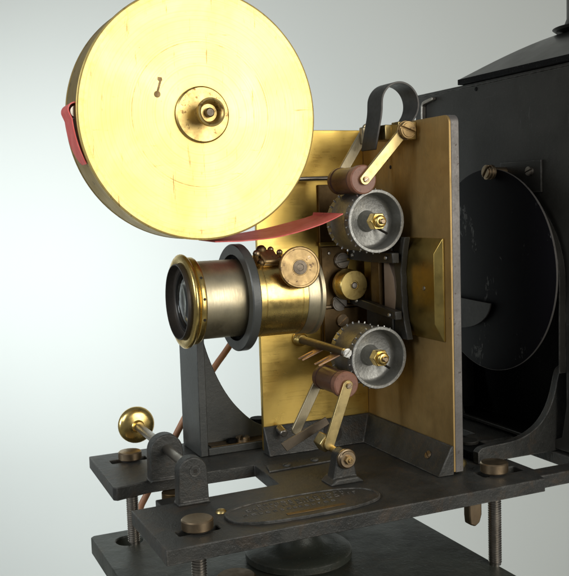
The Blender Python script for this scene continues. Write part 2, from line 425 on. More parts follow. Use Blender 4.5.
# dark bronze mechanism panel on the back plate -------------------
pn = MB().box(-.335, -.014, -.022, -.001, .64, 1.66).build('mechanism_panel', M['bronze_dark'], P, bev=.004)
MB().box(-.345, -.016, -.040, -.023, 1.275, 1.300).build('panel_bar', M['brass_block'], pn, bev=.003)
MB().box(-.335, -.016, -.036, -.023, .880, .897).build('panel_bar', M['bronze'], pn, bev=.003)
MB().box(-.33, -.02, -.034, -.023, .90, 1.27).build('panel_face', M['bronze_dark'], pn, bev=.003)
MB().box(-.33, -.02, -.050, -.024, .66, .878).build('panel_face', M['bronze_dark'], pn, bev=.003)
MB().box(-.16, -.02, -.058, -.035, .905, 1.26).build('panel_edge', M['brass_block'], pn, bev=.003)
for (x, z, a) in ((-.198, 1.181, .15), (-.226, .912, 2.4)):
    slot_head(MB(), (x, -.034, z), NY, .050, .030, a, .18).build('screw', M['steel'], pn, bev=.002)
slot_head(MB(), (-.21, -.05, .80), NY, .040, .02, .7).build('screw', M['bronze'], pn, bev=.002)
for x, z in ((-.26, .93), (-.12, 1.22), (-.07, .86), (-.28, 1.23)):
    MB().lathe([(0, .008), (.010, .006), (.012, 0), (0, 0)], frame((x, -.037, z), NY), 16).build('pin', M['steel'], pn, bev=0)
# round brass knob in front of it
kf = frame((-.192, -.03, 1.032), NY)
gk = MB().lathe([(0, 0), (.045, 0), (.045, .05), (.094, .055), (.098, .062), (.098, .080), (.094, .084), (.094, .160), (.090, .166), (.03, .168), (.028, .163), (0, .163)], kf, 64).build('gate_knob', M['brass_clean'], P, bev=.0)
MB().lathe([(0, 0), (.021, 0), (.021, .010), (.016, .014), (0, .015)], frame((-.192, -.192, 1.032), NY), 24).build('knob_pin', M['steel'], gk, bev=0)

# gate on the side plate --------------------------------------------
gt = MB()
# raised brass block with bevelled upper, right and lower borders
y0, y1, z0, z1 = -.905, -.520, .750, 1.330
gt.box(-.012, -.001, y0, y1, z0, z1)
vs = [(-.012, y0, z0), (-.012, y1, z0), (-.012, y1, z1), (-.012, y0, z1), (-.050, y0 + .035, z0 + .100), (-.050, y1, z0 + .085), (-.050, y1, z1 - .075), (-.050, y0 + .035, z1 - .085)]
gt.add(vs, [(4, 5, 6, 7), (0, 1, 5, 4), (1, 2, 6, 5), (2, 3, 7, 6), (3, 0, 4, 7), (0, 3, 2, 1)])
gate = gt.build('gate_block', M['brass_block'], P, bev=.002, weld=False)
MB().lathe([(0, .005), (.010, .005), (.013, 0), (0, 0)], frame((-.050, -.765, 1.045), NX), 20).build('pin', M['steel'], gate, bev=0)
# black iron runner with ragged concave edge, upper and lower shoes
gr = MB()
def runner(pts, x0, x1): gr.prism(pts, x0, x1, YZ(0))
runner([(-.645, .735), (-.625, .80), (-.605, .86), (-.592, .93), (-.597, .97), (-.585, 1.04), (-.590, 1.09), (-.583, 1.13), (-.598, 1.20), (-.610, 1.26), (-.632, 1.335), (-.50, 1.335), (-.505, 1.26), (-.50, 1.18), (-.53, 1.04), (-.51, .92), (-.50, .80), (-.50, .735)], -.090, -.051)
runner([(-.60, 1.185), (-.30, 1.18), (-.08, 1.185), (-.05, 1.205), (-.05, 1.235), (-.08, 1.25), (-.60, 1.245)], -.155, -.110)
runner([(-.62, .855), (-.30, .88), (-.08, .905), (-.05, .915), (-.05, .935), (-.08, .950), (-.62, .905)], -.155, -.110)
runner([(-.495, .74), (-.22, .73), (-.18, .80), (-.18, .88), (-.495, .86)], -.10, -.03)
runner([(-.495, 1.25), (-.20, 1.24), (-.16, 1.34), (-.495, 1.36)], -.10, -.03)
gr.build('gate_runner', M['black'], gate, bev=.004, weld=False)
MB().prism([(-.225, .90), (-.135, .90), (-.135, 1.175), (-.225, 1.175)], -.085, -.03, YZ(0)).build('gate_leaf', M['brass_block'], gate, bev=.003)
MB().prism([(-.345, .88), (-.245, .88), (-.245, 1.18), (-.345, 1.18)], -.10, -.03, YZ(0)).build('gate_slide', M['bronze_dark'], gate, bev=.003)
MB().prism([(-.520, .90), (-.362, .90), (-.362, 1.18), (-.42, 1.18), (-.475, 1.09), (-.490, 1.0)], -.075, -.03, YZ(0)).build('film_pad', M['cream'], gate, bev=.003)
for y, z in ((-.12, 1.215), (-.53, 1.215), (-.16, .93), (-.56, .88)):
    MB().lathe([(0, .010), (.010, .007), (.013, 0), (0, 0)], frame((-.158, y, z), NX), 16).build('rivet', M['zinc_bright'], gate, bev=0)

# sprockets ------------------------------------------------------------
SF, SBk, SR = -.594, -.295, .176
def hexa(r): return circ(0, 0, r, 6)
def sprocket(cx, cz):
    f = frame((cx, SF, cz), (0, 1, 0), (1, 0, 0))      # local z runs away from the viewer
    d = MB().lathe([(.163, .002), (.166, -.001), (.180, -.001), (.183, .003), (.183, .010), (SR, .014), (SR, .060), (SR + .001, .064), (SR, .068), (SR, .235), (SR + .001, .238), (SR, .241),
                    (SR, .290), (SR - .006, .299), (0, .299), (0, .120), (.045, .120), (.062, .116), (.140, .124), (.158, .112), (.162, .10)], f, 96, closed=False)
    # close the wall from the recess back to the rim
    d.lathe([(.162, .10), (.163, .002)], f, 96)
    s = d.build('sprocket', M['zinc'], P, bev=0, ang=40)
    for zz in (.030, .262):
        tb = MB().lathe([(0, 0), (.0068, 0), (.0060, .009), (.0035, .0148), (0, .0155)], frame((cx, SF + zz, cz + SR - .001), (0, 0, 1)), 8)
        t0 = tb.build('tooth', M['zinc_bright'], s, bev=0, origin=(cx, SF + zz, cz))
        for k in range(28):
            t1 = t0 if k == 0 else t0.copy()
            if k: COL.objects.link(t1); t1.parent = s
            t1.rotation_euler = (0, 2 * PI * (k + .3) / 28, 0)
    hb_ = MB().lathe([(.0, .121), (.066, .121), (.056, .095), (.048, .05), (.044, .033), (0, .033)], f, 40).build('hub', M['zinc'], s, bev=0)
    nut = MB().prism(hexa(.052), -.026, .032, f)
    nut.lathe([(0, -.055), (.026, -.055), (.036, -.048), (.038, -.020), (.032, 0), (0, 0)], f, 32)
    nut.build('hub_nut', M['brass'], s, bev=.004, weld=False)
    MB().lathe([(0, -.078), (.012, -.078), (.017, -.070), (.015, -.04), (0, -.04)], f, 24).build('axle_end', M['bronze'], s, bev=0)
    MB().cyl((cx + .045, SF + .105, cz - .035), (cx + .085, SF + .03, cz - .075), .007, 12).build('set_pin', M['slot_dark'], s, bev=0)
    MB().cyl((cx, SBk, cz), (cx, -.024, cz), .04).build('axle', M['steel'], s, bev=0)
    return s
sprocket(-.250, 1.433)
sprocket(-.252, .640)

# pad rollers on swinging arms -----------------------------------------
def bar(mb, a, b, y, w, th, r0=True):
    """flat arm between two points (x, z) with rounded ends"""
    a, b = V(a), V(b); d = (b - a); L = d.length; ang = math.atan2(d.y, d.x)
    poly = circ(0, 0, w / 2, 14, PI / 2, 1.5 * PI, True) + circ(L, 0, w / 2, 14, -PI / 2, PI / 2, True)
    poly = [(a.x + p[0] * math.cos(ang) - p[1] * math.sin(ang), a.y + p[0] * math.sin(ang) + p[1] * math.cos(ang)) for p in poly]
    return mb.prism(poly, 0, th, XZ(y))
def pad_roller(cx, cz, r, pivot, back_pivot):
    f = frame((cx, -.628, cz), (0, 1, 0), (1, 0, 0))
    ro = MB().lathe([(0, .006), (r * .45, .004), (r, 0), (r + .001, .012), (r + .001, .050), (r - .010, .058), (r - .012, .064), (r - .004, .070), (r - .004, .255), (r - .010, .260),
                     (r, .266), (r, .295), (r - .004, .300), (0, .300)], f, 64).build('pad_roller', M['fibre_dark'], P, bev=0, ang=30)
    MB().lathe([(0, -.002), (r * .4, -.003), (r - .004, -.004), (r + .0035, .002), (r + .0035, .046), (r - .004, .049), (0, .049)], f, 64).build('end_flange', M['fibre_pink'], ro, bev=0, ang=30)
    MB().cyl((cx, -.66, cz), (cx, -.30, cz), .012, 16).build('spindle', M['steel'], ro, bev=0)
    fr = bar(MB(), (cx, cz), pivot, -.652, .062, .020).build('front_arm', M['brass_pale'], ro, bev=.003)
    slot_head(MB(), (cx + .004, -.652, cz), NY, .017, .012, .5, .2).build('screw', M['bronze'], ro, bev=.001, seg=1)
    bar(MB(), (cx, cz), back_pivot, -.312, .060, .020).build('back_arm', M['brass_dull'], ro, bev=.003)
    return ro
up = pad_roller(-.350, 1.672, .079, (-.085, 1.945), (-.135, 1.985))
# upper pivot: brass block on the side plate, crossbar, large slotted screw, strap spring
pv = MB().box(-.120, -.001, -.640, -.56, 1.893, 1.996).box(-.16, -.002, -.56, -.36, 1.90, 1.985).build('pivot_block', M['brass_pale'], P, bev=.004, weld=False)
MB().box(-.19, -.10, -.34, -.30, 1.89, 1.99).build('rear_lug', M['brass_dull'], pv, bev=.006)
sh = MB(); slot_head(sh, (-.080, -.654, 1.945), NY, .050, .030, -.35, .13); sh.lathe([(0, 0), (.055, 0), (.055, .008), (0, .008)], frame((-.080, -.646, 1.945), NY), 40)
sh.build('pivot_screw', M['bronze_face'], pv, bev=.002, weld=False)
# strap spring: a loop of flat dark steel
def smooth2(pts, it=3):
    pts = [V(p) for p in pts]
    for _ in range(it):
        q = [pts[0]]
        for a, b in zip(pts, pts[1:]): q += [a * .75 + b * .25, a * .25 + b * .75]
        pts = q + [pts[-1]]
    return pts
pts = [(-.212, 1.845), (-.196, 1.92), (-.178, 2.00), (-.165, 2.06)]
cxs, czs, rs = -.040, 2.108, .124
pts += [(cxs + rs * math.cos(a), czs + rs * 1.0 * math.sin(a)) for a in [PI * (1 - k / 26 * 1.22) for k in range(1, 27)]]
pts += [(.030, 1.99), (-.002, 1.94)]
MB().ribbon([(p.x, -.535, p.y) for p in smooth2(pts)], (0, .165, 0), .011).build('strap_spring', M['spring'], P, bev=.002, ang=40, weld=False)

lo = pad_roller(-.492, .512, .074, (-.620, .185), (-.665, .205))
lg = MB().prism([(-.675, .0), (-.515, .0), (-.535, .10), (-.545, .16), (-.59, .19), (-.635, .17), (-.65, .10)], 0, .085, XZ(-.785))
lg.prism([(-.70, .0), (-.49, .0), (-.53, .035), (-.66, .035)], -.03, .11, XZ(-.785))
lug = lg.build('pivot_post', M['iron'], P, bev=.010, seg=3, weld=False)
MB().lathe([(0, 0), (.056, 0), (.056, .018), (.046, .024), (.046, .034), (0, .034)], frame((-.592, -.786, .139), NY), 48).build('pivot_collar', M['bronze'], lug, bev=.002)
pn2 = MB().prism(circ(0, 0, .026, 6), 0, .02, frame((-.592, -.820, .139), NY)); pn2.lathe([(0, 0), (.012, 0), (.012, .03), (0, .03)], frame((-.592, -.820, .139), NY), 16)
pn2.build('pivot_nut', M['bronze_face'], lug, bev=.002, weld=False)
MB().prism([(-.672, .190), (-.640, .140), (-.600, .150), (-.575, .215), (-.630, .245)], 0, .09, XZ(-.630)).cyl((-.600, -.70, .160), (-.600, -.545, .160), .020).build('arm_block', M['brass_pale'], lo, bev=.006, weld=False)
# flat leaf spring lying across behind the lower arm
MB().prism([(-.835, .178), (-.800, .128), (-.52, .255), (-.545, .298)], 0, .010, XZ(-.46)).build('leaf_spring', M['spring_brown'], P, bev=.002)

# stripper shaft with two forked fingers --------------------------------
sx, sz = -.492, .700
shf = MB().cyl((sx, -.001, sz), (sx, -.625, sz), .025).build('stripper_shaft', M['spring_brown'], P, bev=.003)
cb = MB().lathe([(0, 0), (.045, 0), (.047, .012), (.036, .030), (.040, .045), (.030, .06), (0, .06)], frame((sx, -.001, sz), NY), 40)
cb.build('collar', M['brass'], shf, bev=0)
tip = MB(); slot_head(tip, (sx, -.625, sz), NY, .026, .03, .8); tip.build('screw', M['zinc_bright'], shf, bev=.002)
for yy in (-.31, -.53):
    fk = MB()
    mt_ = Matrix.Translation((sx, yy, sz)) @ Matrix.Rotation(-.36, 4, 'Y')
    fk.prism([(.012, -.036), (.012, .036), (-.045, .036), (-.155, .030), (-.155, .024), (-.065, .008), (-.065, -.008), (-.155, -.024), (-.155, -.030), (-.045, -.036)], -.026, -.016, mt_)
    fk.build('forked_finger', M['copper'], shf, bev=.0015, seg=1, weld=False)
# thin guide rod behind the upper roller
MB().cyl((-.74, -.07, 1.695), (-.22, -.07, 1.700), .013, 16).build('guide_rod', M['steel'], P, bev=0)

# lens bracket ------------------------------------------------------------
LY, LZ = -.45, 1.040
lb = MB()
arc = [(-1.08, .98), (-1.065, .80), (-1.035, .655), (-.985, .515), (-.930, .395), (-.87, .300), (-.815, .235), (-.755, .175), (-.70, .135), (-.62, .105), (-.55, .095), (-.45, .090)]
poly = [(-1.130, .05), (-1.130, .98)] + arc + [(-.45, .05)]
def dense(pts):
    ps = smooth2(pts, 2); return [(p.x, p.y) for p in ps]
poly = [(-1.130, .05), (-1.130, .98)] + dense(arc) + [(-.45, .05)]
lb.prism(poly, 0, .05, XZ(.225))                     # web, set back from the edge of the foot
lb.box(-1.135, -1.083, .105, .46, .0015, .98)        # square post
lb.box(-1.081, -.45, .110, .46, .0010, .050)         # foot
lb.box(-1.130, -1.00, -.30, .30, .90, 1.02)          # head that carries the ring
post = lb.build('lens_bracket', M['iron_smooth'], P, bev=.006, weld=False)
rg = MB().lathe([(.240, -.026), (.292, -.026), (.298, -.020), (.298, .020), (.292, .026), (.240, .026)], frame((-1.066, LY, LZ), (1, 0, 0)), 128, closed=True)
rgo = rg.build('lens_ring', M['ring_grey'], post, bev=.0)
MB().lathe([(.2165, -.010), (.2395, -.010), (.2395, .022), (.2165, .022)], frame((-1.066, LY, LZ), (1, 0, 0)), 96, closed=True).build('gap_shade_ring', M['matte_black'], rgo, bev=0)  # black annulus added to shade the bright gap around the barrel
MB().box(-1.060, -.66, .118, .222, .0505, .054).build('worn_ledge', M['bronze_dark'], post, bev=.001)
slot_head(MB(), (-.830, .165, .054), PZ, .046, .024, 1.0, .22).build('screw', M['bronze'], post, bev=.002)
slot_head(MB(), (-.905, .170, .054), PZ, .034, .018, .2, .25).build('screw', M['matte_black'], post, bev=.002)
MB().lathe([(0, 0), (.055, 0), (.055, .03), (0, .03)], Matrix.Translation((-.665, .30, .125)), 32).build('stud_head', M['matte_black'], post, bev=.004)
MB().box(-.73, -.50, .277, .40, .051, .125).build('lug_block', M['matte_black'], post, bev=.004)

# thumb rod in two bearings --------------------------------------------
rx, rz = -1.452, .183
for (yy, th, nm) in ((-.715, .075, 'front_bearing'), (-.245, .085, 'rear_bearing')):
    r = .080 if yy < -.5 else .096
    zc = rz - .012
    poly = [(rx - r - .004, 0), (rx + r + .004, 0)] + circ(rx, zc, r, 22, 0, PI, True)
    bmb = MB().prism(poly, 0, th, XZ(yy)); bmb.prism([(rx - r - .010, -.0), (rx + r + .012, 0), (rx + r, .018), (rx - r, .018)], -.010, th + .010, XZ(yy))
    bo = bmb.build(nm, M['iron'], P, bev=.008, seg=3, weld=False)
    if yy < -.5:
        MB().lathe([(0, 0), (.030, 0), (.030, .003), (0, .003)], frame((rx + .01, yy - .0005, rz - .005), NY), 24).build('oil_hole', M['iron'], bo, bev=0)
        MB().lathe([(0, 0), (.011, 0), (.011, .002), (0, .002)], frame((rx + .012, yy - .003, rz - .005), NY), 16).build('pin_hole', M['slot_dark'], bo, bev=0)
        MB().box(rx - .10, rx + .10, yy + .0, yy + .40, -.12, -.076).build('casting_rib', M['iron'], bo, bev=.006)
rod = MB().cyl((rx, -.71, rz), (rx, .44, rz), .0265, 40).build('thumb_rod', M['steel'], P, bev=.003)
kb = MB().lathe([(0, .0), (.032, 0), (.034, .02), (.040, .03), (.078, .036), (.103, .048), (.115, .066), (.117, .080), (.113, .097), (.097, .113), (.06, .126), (.03, .131), (0, .132)][::1], frame((rx, .345, rz), (0, 1, 0)), 72)
kb.build('round_knob', M['brass'], rod, bev=0, ang=50)

# levelling screws ------------------------------------------------------
def level_screw(x, y, hr, hh, zb):
    f = Matrix.Translation((x, y, 0)); r = .034; pitch = .0135
    prof = [(0, .012), (r, .012), (r, -.09)]; z = -.09
    while z > zb + .01:
        prof += [(r, z), (r + .0035, z - pitch * .25), (r + .0035, z - pitch * .5), (r, z - pitch * .75)]; z -= pitch
    prof += [(r, zb), (0, zb)]
    s = MB().lathe(prof, f, 40).build('levelling_screw', M['steel'], P, bev=0, ang=20)
    hd = MB().lathe([(0, .010), (hr * .96, .010), (hr, .014), (hr, hh - .006), (hr - .006, hh), (0, hh + .003)], f, 64).build('screw_head', M['bronze'], s, bev=0, ang=30)
    MB().lathe([(0, .002), (hr * .82, .002), (hr * .82, .011), (0, .011)], f, 40).build('washer', M['slot_dark'], s, bev=0)
    return s
BZ = -.53
level_screw(-1.535, .285, .072, .058, BZ)
level_screw(-1.560, -1.085, .078, .060, BZ)
level_screw(.215, -1.045, .078, .066, BZ)

# ------------------------------------------------------------------ projection lens
LN = thing('projection_lens', 'brass barrelled projection lens held in the grey ring, with a round focusing knob', 'lens', (-1.0, LY, LZ - .25))
fx = lambda x: frame((x, LY, LZ), (1, 0, 0))
bar1 = MB().lathe([(.186, -1.326), (.213, -1.326), (.214, -1.32), (.214, -1.03), (.215, -1.02), (.186, -1.02)], frame((0, LY, LZ), (1, 0, 0)), 128, closed=True).build('front_barrel', M['brass_dull'], LN, bev=0)
fr = MB().lathe([(.2078, -1.355), (.2078, -1.396), (.226, -1.402), (.248, -1.398), (.256, -1.390), (.257, -1.382), (.253, -1.374), (.244, -1.366), (.232, -1.364), (.230, -1.360), (.236, -1.356), (.238, -1.350), (.238, -1.330),
                 (.234, -1.324), (.2145, -1.322), (.2078, -1.322)], frame((0, LY, LZ), (1, 0, 0)), 128, closed=True).build('front_ring', M['brass'], LN, bev=0, ang=50)
for a in (-.35, .12, .62):
    d = V((0, -math.cos(a), math.sin(a)))
    MB().cyl(V((-1.340, LY, LZ)) + d * .230, V((-1.340, LY, LZ)) + d * .2395, .008, 12).build('ring_notch', M['slot_dark'], fr, bev=0)
MB().lathe([(.168, -1.345), (.168, -1.376), (.174, -1.380), (.194, -1.380), (.196, -1.386), (.199, -1.412), (.199, -1.421), (.204, -1.421), (.207, -1.412), (.207, -1.37), (.17, -1.335)],
           frame((0, LY, LZ), (1, 0, 0)), 128, closed=True).build('lens_hood', M['hood'], LN, bev=0, ang=50)
MB().lathe([(.1855, -1.31), (.1855, -.95), (.1855, -.64), (.160, -.64), (.160, -.95), (.158, -1.285), (.158, -1.31)], frame((0, LY, LZ), (1, 0, 0)), 96, closed=True).build('inner_tube', M['matte_black'], LN, bev=0)
MB().lathe([(.158, -1.335), (.158, -1.374), (.161, -1.378), (.165, -1.376), (.1675, -1.366), (.1675, -1.335)], frame((0, LY, LZ), (1, 0, 0)), 96, closed=True).build('retaining_ring', M['spring'], LN, bev=0)
gp = [(0, -1.394), (.05, -1.3915), (.10, -1.384), (.14, -1.373), (.1575, -1.366), (.1575, -1.330), (.10, -1.312), (0, -1.308)]
MB().lathe(gp, frame((0, LY, LZ), (1, 0, 0)), 96).build('front_glass', M['glass'], LN, bev=0, ang=60)
# rear barrel: bright brass mount with two fine turned lines, flared pale end ring
MB().lathe([(.187, -1.038), (.222, -1.038), (.236, -1.034), (.236, -1.020), (.229, -1.014), (.229, -.985), (.2275, -.983), (.2275, -.980), (.229, -.978), (.229, -.770), (.2275, -.768), (.2275, -.765), (.229, -.763), (.229, -.735), (.187, -.735)],
           frame((0, LY, LZ), (1, 0, 0)), 128, closed=True).build('rear_barrel', M['brass'], LN, bev=0, ang=20)
MB().lathe([(.187, -.734), (.231, -.734), (.233, -.728), (.233, -.665), (.241, -.655), (.241, -.635), (.235, -.630), (.17, -.630)], frame((0, LY, LZ), (1, 0, 0)), 128, closed=True).build('rear_ring', M['brass_dull'], LN, bev=0, ang=20)
# fine bronze ticks put a dark reflection band into the mount's colour
eb = MB(); rl = random.Random(5); x = -.955
while x < -.80:
    w = rl.uniform(.002, .004)
    for k in range(4):
        if rl.random() < .55:
            a = -.46 + .045 * k + rl.uniform(-.01, .01); d = V((0, -math.cos(a), math.sin(a))); t = V((0, math.sin(a), math.cos(a)))
            c = V((x, LY, LZ)) + d * .2293
            vs = [c + V((0, 0, 0)), c + V((w * .4, 0, 0)), c + V((w * .4, 0, 0)) + t * .008, c + t * .008]
            vs2 = [v - d * .003 for v in vs]
            eb.add(vs + vs2, [(0, 1, 2, 3), (7, 6, 5, 4), (0, 4, 5, 1), (1, 5, 6, 2), (2, 6, 7, 3), (3, 7, 4, 0)])
    x += w + rl.uniform(.003, .006)
eb.build('reflection_ticks', M['bronze'], LN, bev=0, weld=False)
# focusing knob and rack housing
fkd = V((-.16, -.98, .10)).normalized(); kc = V((-.800, -.695, 1.204))
fk = MB().lathe([(0, .000), (.100, .000), (.110, .004), (.114, .012), (.114, .026), (.108, .034), (.100, .034), (.098, .029), (.045, .029), (.043, .031), (0, .031)], frame(kc, fkd), 72).build('focus_knob', M['bronze_face'], LN, bev=0, ang=40)
MB().lathe([(0, .0), (.040, .0), (.038, .004), (.020, .005), (.018, .002), (0, .002)], frame(kc + fkd * .031, fkd), 40).build('knob_boss', M['spring_brown'], fk, bev=0)
ft = MB(); slot_head(ft, kc + fkd * .030 + V((.055, 0, .05)), fkd, .010, .004, .3); ft.build('screw', M['bronze'], fk, bev=0)
fixt = MB()
fixt.cyl(kc, kc - fkd * .26, .020, 24)
fixt.build('pinion_shaft', M['bronze'], LN, bev=.002)
rk = MB()
cA = V((-.925, -.575, 1.262)); az = V((0, -.54, .84)).normalized()
fA = frame(cA - az * .03, az, (1, 0, 0))
rk.box(-.075, .085, -.045, .045, -.03, .020, fA)
rk.box(-.045, .05, -.055, .060, .02, .045, fA)
rk.build('rack_housing', M['bronze_face'], LN, bev=.012, seg=3, weld=False)
for (u, v, r, h, mt) in ((-.060, .030, .022, .045, 'bronze'), (-.022, .060, .030, .045, 'bronze_dark'), (.035, .062, .018, .045, 'bronze'), (.085, .045, .018, .035, 'bronze'), (-.055, -.035, .022, .030, 'bronze_dark'), (.058, -.030, .024, .036, 'bronze_dark')):
    c = fA @ V((u, v, h - .01))
    MB().lathe([(0, r), (r * .5, r * .87), (r * .87, r * .5), (r, 0), (r * .87, -r * .5), (r * .6, -r * 1.2), (r * .6, -.05), (0, -.05)], frame(c, az), 28).build('knurled_nut', M[mt], LN, bev=0, ang=60)

# ------------------------------------------------------------------ film box (closed brass drum)
RX, RY, RZ, RR, RT = -1.292, -.620, 2.024, .650, .285
FB = thing('film_box', 'large round brass film box with a protruding cup shaped hub, overhanging the lens', 'film box', (RX, RY + RT / 2, RZ))
f = frame((RX, RY, RZ), (0, 1, 0), (1, 0, 0))
MB().lathe([(0, 0), (.640, 0), (.647, .002), (.650, .006), (.650, .016), (.6445, .018), (.6445, RT - .02), (.644, RT), (0, RT)], f, 200).build('drum', M['reel'], FB, bev=0, ang=15, origin=(RX, RY, RZ))
MB().lathe([(0, 0), (.146, 0), (.146, -.012), (.138, -.020), (.070, -.022), (.06, -.022), (0, -.022)], f, 80).build('hub_washer', M['hub'], FB, bev=0, ang=25, origin=(RX, RY, RZ))
hubk = MB().lathe([(.050, -.020), (.048, -.060), (.050, -.085), (.060, -.105), (.071, -.120), (.074, -.140), (.072, -.152), (.064, -.155), (.056, -.150), (.050, -.125), (.044, -.105), (0, -.100), ], f, 64).build('hub_cup', M['hub'], FB, bev=0, ang=50)
MB().lathe([(0, -.10), (.024, -.10), (.024, -.125), (.018, -.132), (0, -.133)], f, 32).build('spindle_end', M['spring_brown'], hubk, bev=0)
MB().lathe([(.6448, .0165), (.6475, .0165), (.6475, RT - .016), (.650, RT - .012), (.650, RT - .002), (.646, RT + .001), (.6448, RT + .001)], f, 200, closed=True).build('side_band', M['band'], FB, bev=0, ang=20, origin=(RX, RY, RZ))
# key-shaped slot
ks = MB().prism(circ(-1.527, 2.125, .017, 20), -.0025, .001, XZ(RY))
ks.prism([(-1.531, 2.135), (-1.519, 2.138), (-1.503, 2.190), (-1.497, 2.196), (-1.500, 2.210), (-1.520, 2.212), (-1.522, 2.198), (-1.514, 2.190)], -.0022, .001, XZ(RY))
ks.build('key_slot', M['bronze_dark'], FB, bev=0, weld=False)
MB().lathe([(0, .04), (.030, .04), (.034, .05), (.034, .20), (.030, .21), (0, .21)], frame((RX - .640, RY, RZ + .015), (0, 1, 0)), 32).build('slot_roller', M['steel'], FB, bev=0, ang=30)

# pink film end curling out of the box
pts = []
for k in range(12):
    a = math.radians(50 + 13 * k); pts.append((RX - .648 + .036 * math.cos(a), RZ + .022 + .036 * math.sin(a)))
for k in range(0, 11):
    a = math.radians(182 + 2.0 * k); rr = .668 - .0012 * k; pts.append((RX + rr * math.cos(a), RZ + rr * math.sin(a)))
tp = [1] * (len(pts) - 5) + [.97, .92, .85, .72, .5]
o = MB().ribbon([(x, RY + .022, z) for x, z in pts], (0, .175, 0), .006, tp).build('film_end', M['film'], None, bev=0, ang=60, weld=False)
o['label'] = 'short torn pink film end curling out of the left slot of the brass film box'; o['category'] = 'film'
# pink film strip running from the box to the upper sprocket
near = [(-1.24, 1.361), (-1.18, 1.360), (-1.10, 1.358), (-1.0, 1.361), (-.92, 1.366), (-.84, 1.376), (-.76, 1.391), (-.68, 1.410), (-.60, 1.432), (-.53, 1.457), (-.470, 1.483)]
mb = MB(); n = len(near); vs = []
for i, (x, z) in enumerate(near):
    t = i / (n - 1); sh_ = .10 * max(0, t - .9) / .1
    tw = .030 * math.sin(PI * min(1, t * .95)) + .004
    x2 = x - sh_ * .55
    for (dx, y, dz) in ((0, -.600, -.003), (x2 - x, -.330, tw - .003), (x2 - x, -.330, tw + .003), (0, -.600, .003)): vs.append((x + dx, y, z + dz))
fs = [(0, 1, 2, 3), tuple(4 * (n - 1) + k for k in (3, 2, 1, 0))]
for i in range(n - 1):
    for k in range(4): fs.append((4 * i + k, 4 * i + (k + 1) % 4, 4 * i + 4 + (k + 1) % 4, 4 * i + 4 + k))
o = mb.add(vs, fs).build('film_strip', M['film'], None, bev=0, ang=60, weld=False)
o['label'] = 'long pink film strip running from beneath the brass film box to the upper sprocket'; o['category'] = 'film'

# ------------------------------------------------------------------ lamphouse
LX = .80
LH = thing('lamphouse', 'tall black sheet metal lamphouse with sloping roof, standing behind the brass plates', 'lamphouse', (1.8, -.6, 0))
bodyY0, bodyY1, topz = -1.75, .63, 2.285
front_out = [(bodyY0, .02), (bodyY0, topz + .0), (bodyY1, topz), (bodyY1, .02)]
oc = (-.40, 1.08)
opening = circ(-.385, 1.03, .585, 48, 0, PI, True) + [(-.97, .30), (-.93, .10), (-.80, .04), (.10, .04), (.20, .30)]
bw = MB().holed(front_out, [opening], 0, .03, YZ(LX))
bw.box(LX + .032, 2.8, bodyY1 - .03, bodyY1, .02, topz).box(LX + .032, 2.8, bodyY0, bodyY0 + .03, .02, topz)
bw.box(2.77, 2.8, bodyY0 + .031, bodyY1 - .031, .02, topz).box(LX + .001, 2.8, bodyY0, bodyY1, topz + .001, topz + .02)
wall = bw.build('body', M['black'], LH, bev=.003, weld=False)
MB().box(LX + .25, LX + .27, bodyY0 + .04, bodyY1 - .04, .03, topz - .02).box(LX + .035, LX + .245, bodyY0 + .04, bodyY1 - .04, .012, .03).box(LX + .035, LX + .245, -1.00, -.99, .035, topz - .02).build('cavity_shade_sheets', M['matte_black'], LH, bev=0)  # black sheets added so the lamphouse cavity reads as deep shade
# rolled rim around the opening
rim = circ(-.385, 1.03, .585, 40, PI * .40, PI, True) + [(-.97, .80), (-.97, .50)]
rim2 = [(-.385 + (p[0] + .385) * .985, 1.03 + (p[1] - 1.03) * .985) if p[1] > 1.0 else (p[0] + .009, p[1]) for p in rim]
MB().prism(rim + rim2[::-1], -.050, -.001, YZ(LX)).build('opening_rim', M['black'], LH, bev=.002)
# black lacquered shutter disc hung in front
dc = (-.355, 1.083); dr = .645
dsk = MB().lathe([(0, .001), (dr - .006, .001), (dr, .004), (dr, .016), (0, .016)], frame((.700, dc[0], dc[1]), (1, 0, 0)), 160).build('shutter_disc', M['lacquer'], LH, bev=0, ang=30)
hs = [( -.03, .888), (-.40, .874)] + [(-.215 + .19 * math.cos(a), .876 - .19 * math.sin(a)) for a in [PI - k * PI / 14 for k in range(1, 14)]]
MB().lathe([(dr - .0005, .003), (dr + .0010, .003), (dr + .0010, .0155), (dr - .0005, .0155)], frame((.700, dc[0], dc[1]), (1, 0, 0)), 160, closed=True).build('pale_rim', M['steel_edge'], dsk, bev=0)  # thin paler ring around the disc edge
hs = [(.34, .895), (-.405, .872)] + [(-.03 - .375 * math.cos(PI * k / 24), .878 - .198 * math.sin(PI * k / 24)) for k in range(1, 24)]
MB().prism(hs, -.012, -.002, YZ(.690)).build('half_round_piece', M['spring'], dsk, bev=.002)  # thin half-round piece in front of the disc
pb = MB(); slot_head(pb, (.690, -.425, 1.706), NX, .046, .050, .9, .18); pb.lathe([(0, -.11), (.03, -.11), (.03, 0), (0, 0)], frame((.690, -.425, 1.706), NX), 24)
pb.build('pivot_bolt', M['bronze'], dsk, bev=.003, weld=False)
hp = MB().box(LX - .014, LX - .001, -.77, -.38, 1.57, 1.765).build('hinge_plate', M['black'], LH, bev=.003)
slot_head(MB(), (LX - .014, -.675, 1.70), NX, .028, .02, .3).build('screw', M['steel'], hp, bev=.002)
MB().lathe([(0, .003), (.012, .003), (.014, 0), (0, 0)], frame((LX - .001, -.115, 2.262), NX), 16).build('rivet', M['matte_black'], LH, bev=0)
MB().tube([(.10, -.62, 1.70), (.10, -.72, 1.70), (.10, -.76, 1.702)], .008).build('latch_pin', M['matte_black'], LH, bev=0)
